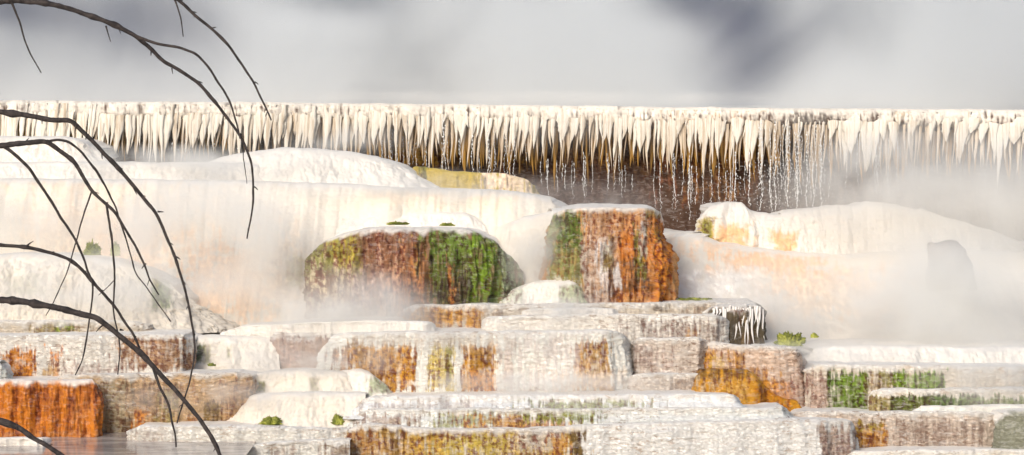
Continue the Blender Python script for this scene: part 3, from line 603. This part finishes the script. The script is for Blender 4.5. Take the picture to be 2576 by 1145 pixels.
ledge('orange_block', 'vivid burnt-orange block at the lower left with a thin white lip', 'travertine block',
  [(-200,956,26.5,1130),(0,956,26.4,1130),(150,955,26.38,1130),(240,957,26.42,1130),(256,965,26.6,1130),(262,985,26.9,1130)], back=.6, base=(.58,.185,.012), crk=(.22,.05,.006), crust=.3, wet=.45, rad=.04, bulge=.03, flute=.05, patches=[(0,965,120,1040,(.36,.10,.014),30,20,.4,.4,.7),(170,1020,250,1080,(.50,.20,.06),20,20,.3,.4,.5),(-10,1080,260,1110,(.50,.22,.08),20,6,.3,.4,.6),(60,970,180,1080,(.30,.075,.012),30,26,.2,.5,.75),(190,965,262,1040,(.34,.10,.02),16,20,.2,.5,.6),(-10,1040,60,1090,(.34,.09,.012),16,16,.2,.5,.6),(230,990,262,1090,DORANGE,8,12,.4,.4,.7)])
ledge('travertine_ledge', 'white scaly ledge along the lower left pool, under the crusted terrace', T,
  [(330,1100,26.5,1125),(326,1080,26.2,1120),(345,1071,26.1,1118),(500,1069,26.05,1118),(700,1072,26.05,1120),(880,1078,26.2,1120),(900,1085,26.4,1120)], back=.5, base=(.78,.75,.72), crk=CRK_M, crust=.8, rad=.03, patches=[(330,1078,420,1110,(.55,.47,.4),20,6,.9,.2,.6)])
ledge('travertine_ledge', 'pale scaly ledge at the bottom edge, left of the large lower terrace', T,
  [(575,1150,26.1,1180),(590,1128,25.85,1180),(640,1118,25.75,1180),(740,1108,25.75,1180),(880,1105,25.8,1180)], back=.4, base=(.76,.73,.70), crk=CRK_M, crust=.8, rad=.03, pool=False, patches=[(690,1115,730,1180,(.45,.34,.26),14,8,.9,.2,.6),(810,1115,880,1180,(.36,.25,.16),14,8,.9,.2,.8)])
ledge('white_slab', 'flat white slab of travertine in the bottom left corner by the pool', 'travertine slab',
  [(-200,1101,25.8,1165),(60,1101,25.7,1165),(112,1103,25.7,1165),(124,1120,25.9,1165)], back=.3, base=WHITE, crust=.15, rad=.02, pool=False)
# cream steps between left and centre
ledge('travertine_cascade', 'small cream fall between the browned left terrace and the mauve-brown terrace', 'cascade',
  [(440,850,27.9,945),(500,846,27.75,945),(580,846,27.7,945),(700,852,27.8,945)], back=.6, base=CREAM, crk=TANC, crust=.12, wet=.4, rad=.12, flare=.3, pool=False, patches=[(484,865,512,915,DGREEN,6,8,.3,.3,.9),(512,870,528,915,OLIVE,6,8,.3,.3,.5),(570,870,582,905,OLIVE,4,8,.3,.3,.6)])
ledge('travertine_shelf', 'cream shelf right of the crusted terrace, with pale green specks', T,
  [(600,945,27.4,1010),(660,935,27.1,1010),(760,932,27.05,1010),(860,934,27.1,1010),(960,945,27.3,1010)], back=.6, base=CREAM, crk=TANC, crust=.15, rad=.08, flare=.25, pool=False, patches=[(645,960,668,985,OLIVE,6,6,.3,.3,.8),(780,955,800,990,OLIVE,6,8,.3,.3,.35)])
ledge('travertine_shelf', 'lower cream shelf sloping to the white scaly ledge, with two green tufts on it', T,
  [(570,1005,26.9,1100),(640,992,26.7,1100),(760,990,26.6,1100),(920,988,26.6,1100)], back=.5, base=CREAM, crk=TANC, crust=.15, rad=.10, flare=.3, pool=False, lam=.006)
# bottom pool
pl = P(200, 1112, 26.0)[2]
v = np.array([[x, y, pl] for y in np.linspace(23.5, 27.2, 8) for x in np.linspace(-14, -2.6, 30)])
w = mesh('pool', v, grid_faces(8, 30)[:, ::-1], WATER); w['kind'] = 'structure'

# misty boulder
def boulder():
    o = np.array(P(2392, 715, 29.75)); n1, n2 = 60, 40
    a = np.linspace(0, 2*math.pi, n1); q = np.linspace(0, 1, n2)
    A, Q = np.meshgrid(a, q)
    u = 30.2/F
    lf = np.interp(Q, [0, .5, .75, .88, .92, .95, 1.], [64, 59, 58, 54, 36, 14, -8]); rt = np.interp(Q, [0, .3, .55, .75, .9, 1.], [66, 60, 50, 36, 18, 9])
    cA = np.cos(A); X = np.where(cA > 0, cA*rt, cA*lf)*u; Y = np.sin(A)*(lf+rt)*.36*u; Z = Q*122*u-.05
    d = fbm(X*5, Y*5, Z*5, 3)*.05
    return np.stack([X*(1+d*2)+o[0], Y*(1+d*2)+o[1], Z+d+o[2]], -1).reshape(-1, 3), grid_faces(n2, n1)
v, f = boulder(); bm = make_plain('wet_grey_rock', (.20, .17, .145), (.30, .26, .23), 6, .7)
tag(mesh('boulder', v, f, bm), 'dark pointed boulder half hidden in the steam on the right-hand slope', 'boulder')

# ------------------------------------------------------------------ algae tufts
def tuft(label, x, y, d, w, h, n):
    e = P(x, y+h*.5, d); u = d/F; n1 = int(w*2.6)+16; n2 = int(h*2)+12; sd = x*.37
    A, Q = np.meshgrid(np.linspace(0, 2*math.pi, n1), np.linspace(0, 1, n2))
    ph = Q*math.pi*.5; cx, cz = np.cos(A)*np.sin(ph), np.cos(ph); cy2 = np.sin(A)*np.sin(ph)
    k = 1+fbm(cx*3+sd, cy2*3, cz*3, 2)*.45+np.abs(fbm(cx*w*.35+sd, cy2*w*.35, cz*h*.25, 3))*.42-.15
    X = cx*k*w*.42*u; Y = cy2*k*w*.25*u; Z = (cz*k)*h*.85*u*(1-.4*np.abs(fbm(cx*9+sd, cy2*9, cz*0, 2)))
    mesh_o = mesh('algae_tuft', np.stack([X+e[0], Y+e[1], Z+e[2]-.02], -1).reshape(-1, 3), grid_faces(n2, n1), MOSS)
    tag(mesh_o, label, 'algae tuft', 'green algae tufts on the pale shelves')
tuft('upright yellow-green tuft on the cream mound behind the branches', 232, 620, 29.3, 46, 34, 260)
tuft('narrow green tuft on the cream mound just right of the upright one', 290, 622, 29.3, 28, 34, 170)
tuft('green tuft low on the cream shelf, right of the crusted terrace foot', 682, 1052, 26.45, 56, 20, 260)
tuft('smaller tuft on the cream shelf against the large lower terrace', 850, 1050, 26.45, 32, 26, 170)
tuft('largest bright green tuft on the white slope right of the dripping block', 1988, 848, 28.0, 74, 34, 420)
tuft('tiny green tuft beside the largest bright tuft on the right slope', 2048, 838, 28.1, 20, 14, 90)
tuft('flat dark tuft lying on the white shelf right of the orange block', 1745, 748, 29.0, 110, 8, 240)
tuft('sparse brown-green tuft on the white shelf above the dome', 1000, 557, 29.45, 60, 8, 110)
tuft('dim tuft on the white shelf between the dome and the fall', 1125, 560, 29.45, 40, 8, 60)
tuft('little tuft at the left end of the pool ledge below the browned terrace', 532, 912, 27.3, 22, 8, 60)

# ------------------------------------------------------------------ bare tree in front
def tube(pts, ns=8, jit=.10):
    pts = np.array(pts, dtype=float)
    s = np.concatenate([[0], np.cumsum(np.linalg.norm(np.diff(pts[:, :3], axis=0), axis=1))])
    n = max(8, int(s[-1]/.012)); su = np.linspace(0, s[-1], n)
    Q = np.stack([np.interp(su, s, pts[:, k]) for k in range(4)], 1)
    k = np.hanning(9)[1:-1]; k /= k.sum()
    for c in range(4): Q[:, c] = np.convolve(np.pad(Q[:, c], 3, mode='reflect', reflect_type='odd'), k, 'valid')
    sd = random.random()*50
    for c in range(3): Q[:, c] += noise3(su*14+c*7+sd, su*0+.5, su*0+.5)*.0035+noise3(su*4+c*7+sd, su*0+.5, su*0+.5)*.006
    kn = 1+np.clip(noise3(su*16+sd, su*0+.3, su*0+.7)-.25, 0, 1)*.9+noise3(su*50+sd, su*0+.3, su*0+.7)*.12
    R = Q[:, 3]*kn
    t = np.gradient(Q[:, :3], axis=0); t /= np.linalg.norm(t, axis=1)[:, None]
    up = np.array([0, 1, 0.]); a = np.cross(t, up); a /= np.linalg.norm(a, axis=1)[:, None]+1e-9; b = np.cross(t, a)
    an = np.linspace(0, 2*math.pi, ns, endpoint=False)
    rr = 1+jit*noise3(np.repeat(su[:, None], ns, 1)*40+sd, np.cos(an)[None]*2+0*su[:, None], np.sin(an)[None]*2+0*su[:, None])
    V = Q[:, None, :3]+R[:, None, None]*rr[..., None]*(np.cos(an)[None, :, None]*a[:, None]+np.sin(an)[None, :, None]*b[:, None])
    i = np.arange(n-1)[:, None]*ns; j = np.arange(ns)[None]; jn = (j+1) % ns
    f = np.stack([i+j, i+ns+j, i+ns+jn, i+jn], -1).reshape(-1, 4)
    v = V.reshape(-1, 3)
    cap = np.array([[(n-1)*ns+q for q in (0, 2, 4, 6)]])
    return v, np.concatenate([f, cap]) if ns == 8 else f
BD = 12.0
def bpts(xy, r0, r1, d0=BD, d1=BD):
    out = []; n = len(xy)
    for i, (x, y) in enumerate(xy):
        t = i/(n-1); d = d0+(d1-d0)*t; out.append(list(P(x, y, d))+[(r0+(r1-r0)*t**.8)*d/F])
    return out
TX = -900.
trunk_base = P(TX, 2600, BD)
tree = thing('bare_tree', 'leafless tree whose dark curving branches reach in from the left in front of the terraces', 'tree', (trunk_base[0], BD, 1.4))
tr = bpts([(TX-60, 2200), (TX, 1500), (TX+15, 900), (TX, 300), (TX-60, -500), (TX-30, -1100)], 75, 22)
v, f = tube(tr, 16); mesh('trunk', v, f, BARK, tree)
def branch(xy, r0, r1, d1=BD, start=None, d0=BD):
    pre = start or []
    p = bpts(xy, r0, r1, d0, d1)
    p = [list(P(x, y, BD))+[r*BD/F] for x, y, r in pre]+p
    v, f = tube(p); o = mesh('branch', v, f, BARK, tree)
    for i in range(1, len(xy)-1):                      # short broken spurs and buds
        if xy[i][0] < 15 or random.random() > .42: continue
        t = i/(len(xy)-1); rr = r0+(r1-r0)*t**.8; dx, dy = xy[i+1][0]-xy[i][0], xy[i+1][1]-xy[i][1]; q = math.hypot(dx, dy)
        sg = random.choice((-1, 1)); a = random.uniform(.5, 1.1); ux, uy = dx/q*math.cos(a)-sg*dy/q*math.sin(a), dy/q*math.cos(a)+sg*dx/q*math.sin(a)
        ln = rr+random.uniform(3, 13); d = d0+(d1-d0)*t; x, y = xy[i]
        twig(o, [(x, y), (x+ux*ln*.6, y+uy*ln*.6), (x+ux*ln*.9, y+uy*ln+1.5)], min(2.2, rr*.6), .8, d, d+random.uniform(-.02, .02))
    return o
def twig(par, xy, r0, r1, d0=BD, d1=BD):
    v, f = tube(bpts(xy, r0, r1, d0, d1)); o = mesh('twig', v-np.array(tree['_o']), f, BARK); o.parent = par; return o
b = branch([(-30,8),(0,3),(50,2),(110,8),(180,25),(240,45),(300,70),(340,92),(380,125),(420,160),(460,182),(500,208),(540,250),(570,290),(600,335),(618,370),(632,410),(637,470),(635,520),(628,570),(622,602)], 8, 1.8, 12.2, [(TX,160,22),(-500,80,14),(-200,30,10)])
twig(b, [(300,70),(350,95),(400,112),(450,120),(490,135),(525,170),(555,215),(580,260),(592,300),(600,330),(606,350)], 4.2, 2)
twig(b, [(26,4),(36,30),(48,55),(60,100),(80,145),(97,172),(104,184)], 3.4, 1.2)
twig(b, [(266,64),(272,82),(279,104)], 2.2, 1.)
twig(b, [(604,340),(609,380),(614,420),(621,462)], 1.6, .8, 12.2, 12.6)
twig(b, [(434,172),(436,186)], 2, .8)
b = branch([(430,-20),(450,2),(480,30),(530,70),(570,105),(610,160),(640,205),(658,250),(672,280),(681,303)], 4.8, 1.8, start=[(TX,-200,16),(-300,-190,11),(100,-160,8),(330,-90,6)])
twig(b, [(430,-20),(445,15),(455,45),(461,92)], 2.8, 1.3)
twig(b, [(488,34),(490,48)], 2., .8)
b = branch([(0,282),(60,288),(125,300),(175,302),(190,315),(215,340),(255,380),(300,425),(335,465),(360,495),(390,530),(402,555),(409,572),(425,610),(440,647),(460,707),(475,772),(485,832),(489,872),(485,917),(475,962),(460,1017),(445,1067)], 7., 1.8, 12.1, [(TX,420,20),(-500,330,14),(-200,290,9)])
twig(b, [(187,304),(188,284)], 2., .9); twig(b, [(397,532),(412,533)], 2.4, .9); twig(b, [(257,385),(257,400)], 2, .9)
twig(b, [(102,298),(103,311)], 2, .9); twig(b, [(337,470),(345,488)], 2.6, 1)
b = branch([(0,367),(60,361),(120,355),(145,375),(185,405),(210,445),(230,482),(260,505),(290,535),(312,572),(340,617),(365,667),(375,705),(400,742)], 7.5, 1.8, 12.0, [(TX,560,18),(-500,420,12),(-200,375,9)])
twig(b, [(118,356),(145,349),(175,355),(205,382),(235,420),(260,460),(280,500),(295,530),(300,550),(307,572),(320,617),(340,687),(370,727),(400,772),(428,812)], 3.6, 1.2, 12, 12.3)
twig(b, [(5,368),(20,376),(45,397),(75,425),(100,465),(135,515),(165,565),(192,607),(215,662),(220,680),(234,712),(232,762),(225,807),(217,862),(205,912),(190,945)], 5., 1.5)
twig(b, [(230,488),(215,530),(202,572),(187,627),(175,672),(155,717),(135,762),(117,792)], 2.4, 1.1)
twig(b, [(265,510),(270,535),(277,572),(287,647),(289,702),(285,762),(285,797),(295,832),(302,882),(297,942)], 3.4, 1.4)
twig(b, [(289,700),(268,722),(245,742)], 1.3, .8); twig(b, [(232,482),(248,488)], 2, .8)
b = branch([(0,617),(65,622),(125,637),(175,654),(210,684),(250,727),(285,767),(315,807),(340,847),(354,874)], 4.8, 3., 12.05, [(TX,760,16),(-500,640,11),(-200,610,7)])
twig(b, [(64,622),(74,613),(83,609)], 2, 1.)
b = branch([(0,755),(65,761),(125,772),(190,787),(240,800),(280,827),(310,852),(350,882),(385,922),(415,957),(445,987),(475,1022),(500,1052),(525,1087),(545,1122),(562,1165),(580,1230)], 8.5, 4.5, 12.0, [(TX,900,22),(-500,780,15),(-200,750,10)])
twig(b, [(385,925),(400,972),(425,1022),(432,1062),(442,1097),(442,1125)], 4., 2.)
twig(b, [(300,832),(310,833)], 2.4, .9); twig(b, [(255,822),(240,838)], 1.8, .8)
b = branch([(0,1057),(40,1072),(75,1097),(115,1122),(155,1147),(200,1190)], 7.5, 5, 12, [(TX,1150,20),(-500,1050,14),(-200,1030,9)])

# ------------------------------------------------------------------ steam
def vol_mat(name, dens, ns, lo, hi, thr=.0, rad=True, col=(.975, .975, .962), detail=4, stretch=(1, 1, 1), holes=None, an=.0):
    m = bpy.data.materials.new(name); m.use_nodes = True; nt = m.node_tree
    nt.nodes.remove(nt.nodes['Principled BSDF'])
    out = nt.nodes['Material Output']; pv = nt.nodes.new('ShaderNodeVolumePrincipled')
    pv.inputs['Color'].default_value = col+(1,); pv.inputs['Anisotropy'].default_value = an
    g = nt.nodes.new('ShaderNodeTexCoord'); mp = nt.nodes.new('ShaderNodeMapping'); mp.inputs['Scale'].default_value = stretch
    geo = nt.nodes.new('ShaderNodeNewGeometry')
    nt.links.new(geo.outputs['Position'], mp.inputs[0])
    n = noi(nt, mp.outputs[0], ns, detail, .55, .6)
    d = ramp(nt, n, lo, hi)
    if rad:
        ln = N(nt, 'ShaderNodeVectorMath', operation='LENGTH'); nt.links.new(g.outputs['Object'], ln.inputs[0])
        d = mathn(nt, 'MULTIPLY', mathn(nt, 'ADD', d, .12), ramp(nt, ln.outputs['Value'], 1.0, .15))
    for (c, r, k) in (holes or []):
        sub = N(nt, 'ShaderNodeVectorMath', operation='SUBTRACT'); nt.links.new(geo.outputs['Position'], sub.inputs[0]); sub.inputs[1].default_value = c
        dv = N(nt, 'ShaderNodeVectorMath', operation='DIVIDE'); nt.links.new(sub.outputs[0], dv.inputs[0]); dv.inputs[1].default_value = r
        ln = N(nt, 'ShaderNodeVectorMath', operation='LENGTH'); nt.links.new(dv.outputs[0], ln.inputs[0])
        e = mathn(nt, 'ADD', ln.outputs['Value'], mathn(nt, 'MULTIPLY', mathn(nt, 'SUBTRACT', n, .5), 1.2))
        d = mathn(nt, 'MULTIPLY', d, mathn(nt, 'ADD', 1-k, mathn(nt, 'MULTIPLY', ramp(nt, e, .28, 1.15), k)))
    nt.links.new(mathn(nt, 'MULTIPLY', d, dens), pv.inputs['Density'])
    nt.links.new(pv.outputs[0], out.inputs['Volume'])
    return m
def ellipsoid(name, c, r, m):
    a = np.linspace(0, 2*math.pi, 25)[:-1]; ph = np.linspace(0.001, math.pi-.001, 14)
    v = np.array([[math.sin(p)*math.cos(t), math.sin(p)*math.sin(t), math.cos(p)] for p in ph for t in a])
    i = np.arange(13)[:, None]*24; j = np.arange(24)[None]; jn = (j+1) % 24
    f = np.stack([i+j, i+24+j, i+24+jn, i+jn], -1).reshape(-1, 4)
    o = mesh(name, v, f, m); o.location = tuple(c); o.scale = tuple(r); o['kind'] = 'stuff'; return o
def puff(x, y, d, rx, ry, rd, dens, ns=1.6, lo=.38, hi=.68):
    u = d/F; m = vol_mat('steam', dens, ns, lo, hi)
    return ellipsoid('steam', P(x, y, d), (rx*u, rd, ry*u), m)
def box(name, x0, x1, y0, y1, z0, z1, m):
    v = np.array([[x, y, z] for z in (z0, z1) for y in (y0, y1) for x in (x0, x1)])
    f = [[0, 2, 3, 1], [4, 5, 7, 6], [0, 1, 5, 4], [2, 6, 7, 3], [0, 4, 6, 2], [1, 3, 7, 5]]
    o = mesh(name, v, f, m, smooth=False); o['kind'] = 'stuff'; return o
def W(x, y, d): return tuple(float(q) for q in P(x, y, d))
big = vol_mat('steam_cloud', 1.2, .36, .26, .60, rad=False, col=(.935, .962, .99), detail=7, holes=[
   (W(1840, 80, 38), (1.6, 8, 1.9), .99), (W(2100, 60, 38), (1.0, 8, 1.0), .6), (W(1690, 10, 38), (1.5, 8, .7), .93), (W(400, 30, 38), (1.9, 8, 1.0), .88), (W(80, 20, 38), (1.8, 8, .6), .85), (W(850, 0, 38), (1.6, 8, .5), .8), (W(250, 110, 38), (3.6, 8, 1.1), .72)])
box('steam_cloud', -13, 13, 34.2, 41, EYE-.3, EYE+4.5, big)
puff(2420, 500, 30.9, 600, 220, .9, 2.2, .9, .28, .60)
puff(2300, 770, 28.7, 620, 190, .8, 3.0, 1.0)
puff(1470, 510, 31.8, 280, 95, .8, 1.0, 1.5)
puff(1288, 246, 33.3, 1600, 26, .5, 1.4, 1.5)
puff(1288, 320, 31.9, 1500, 90, .5, .30, 1.2)
puff(2392, 690, 28.9, 330, 160, .5, 2.7, .9, .2, .5)
puff(2250, 430, 32.0, 330, 160, .7, 1.8, 1.2)
puff(850, 790, 27.9, 300, 150, .5, 5.0, 1.6)
puff(1000, 800, 28.1, 120, 90, .3, 3.0, 2.2)
puff(540, 600, 29.0, 420, 230, .5, 4.2, 1.2)
puff(1050, 470, 30.0, 420, 60, .35, 2.0, 1.8)
puff(2050, 900, 27.6, 420, 60, .3, 2.5, 1.8)
puff(560, 1000, 26.5, 420, 60, .3, 2.0, 2.0)
puff(1150, 850, 27.0, 420, 60, .25, 2.0, 2.2)
puff(480, 410, 31.0, 480, 60, .5, 3.0, 1.3)
puff(850, 360, 32.0, 200, 70, .4, 2.2, 1.6)
puff(1380, 790, 27.8, 220, 70, .3, 4.5, 2.2)
puff(1350, 965, 26.9, 480, 42, .25, 4.5, 2.2)
puff(780, 900, 27.0, 300, 70, .4, 3.0, 2.0)
puff(2500, 940, 26.6, 260, 120, .5, 2.6, 1.8)
puff(300, 720, 28.2, 520, 130, .5, 2.6, 1.6)
puff(1340, 620, 28.9, 120, 170, .4, 4.0, 1.6)
puff(150, 560, 29.8, 500, 160, .5, 2.6, 1.3)

# ================================================================== CAMERA, LIGHT, SKY
cam = bpy.data.cameras.new('camera'); co = bpy.data.objects.new('camera', cam); C.objects.link(co)
co.location = (0, 0, EYE); co.rotation_euler = (math.pi/2, 0, 0)
cam.sensor_width = 36; cam.lens = 36*F/2576.; cam.clip_end = 3000
cam.shift_y = -(572.4-HOR)/2576.
S.camera = co
w = bpy.data.worlds.new('World'); S.world = w; w.use_nodes = True
nt = w.node_tree; bg = nt.nodes['Background']; sky = nt.nodes.new('ShaderNodeTexSky'); sky.sky_type = 'NISHITA'; sky.sun_disc = False
EL, AZ = math.radians(29), math.radians(204)
sky.sun_elevation = EL; sky.sun_rotation = AZ; sky.dust_density = 2.5; sky.air_density = 1.0; sky.ozone_density = 1.0
nt.links.new(sky.outputs[0], bg.inputs[0]); bg.inputs[1].default_value = .15
sl = bpy.data.lights.new('sun', 'SUN'); sl.energy = 2.7; sl.angle = math.radians(22); sl.color = (1, .95, .87)
so = bpy.data.objects.new('sun', sl); C.objects.link(so); so.location = (-5, -5, 30)
dirv = (math.sin(AZ)*math.cos(EL), math.cos(AZ)*math.cos(EL), math.sin(EL))
from mathutils import Vector
so.rotation_euler = Vector(dirv).to_track_quat('Z', 'Y').to_euler()
S.view_settings.view_transform = 'Standard'; S.view_settings.look = 'None'; S.view_settings.exposure = -.14; S.view_settings.gamma = 1
cy = S.cycles
cy.use_denoising = True; cy.max_bounces = 8; cy.diffuse_bounces = 3; cy.glossy_bounces = 3; cy.volume_bounces = 6; cy.transmission_bounces = 4
cy.volume_step_rate = 1.5; cy.volume_max_steps = 96; cy.use_adaptive_sampling = True; cy.adaptive_threshold = .02
for o in bpy.data.objects:
    if '_o' in o: del o['_o']
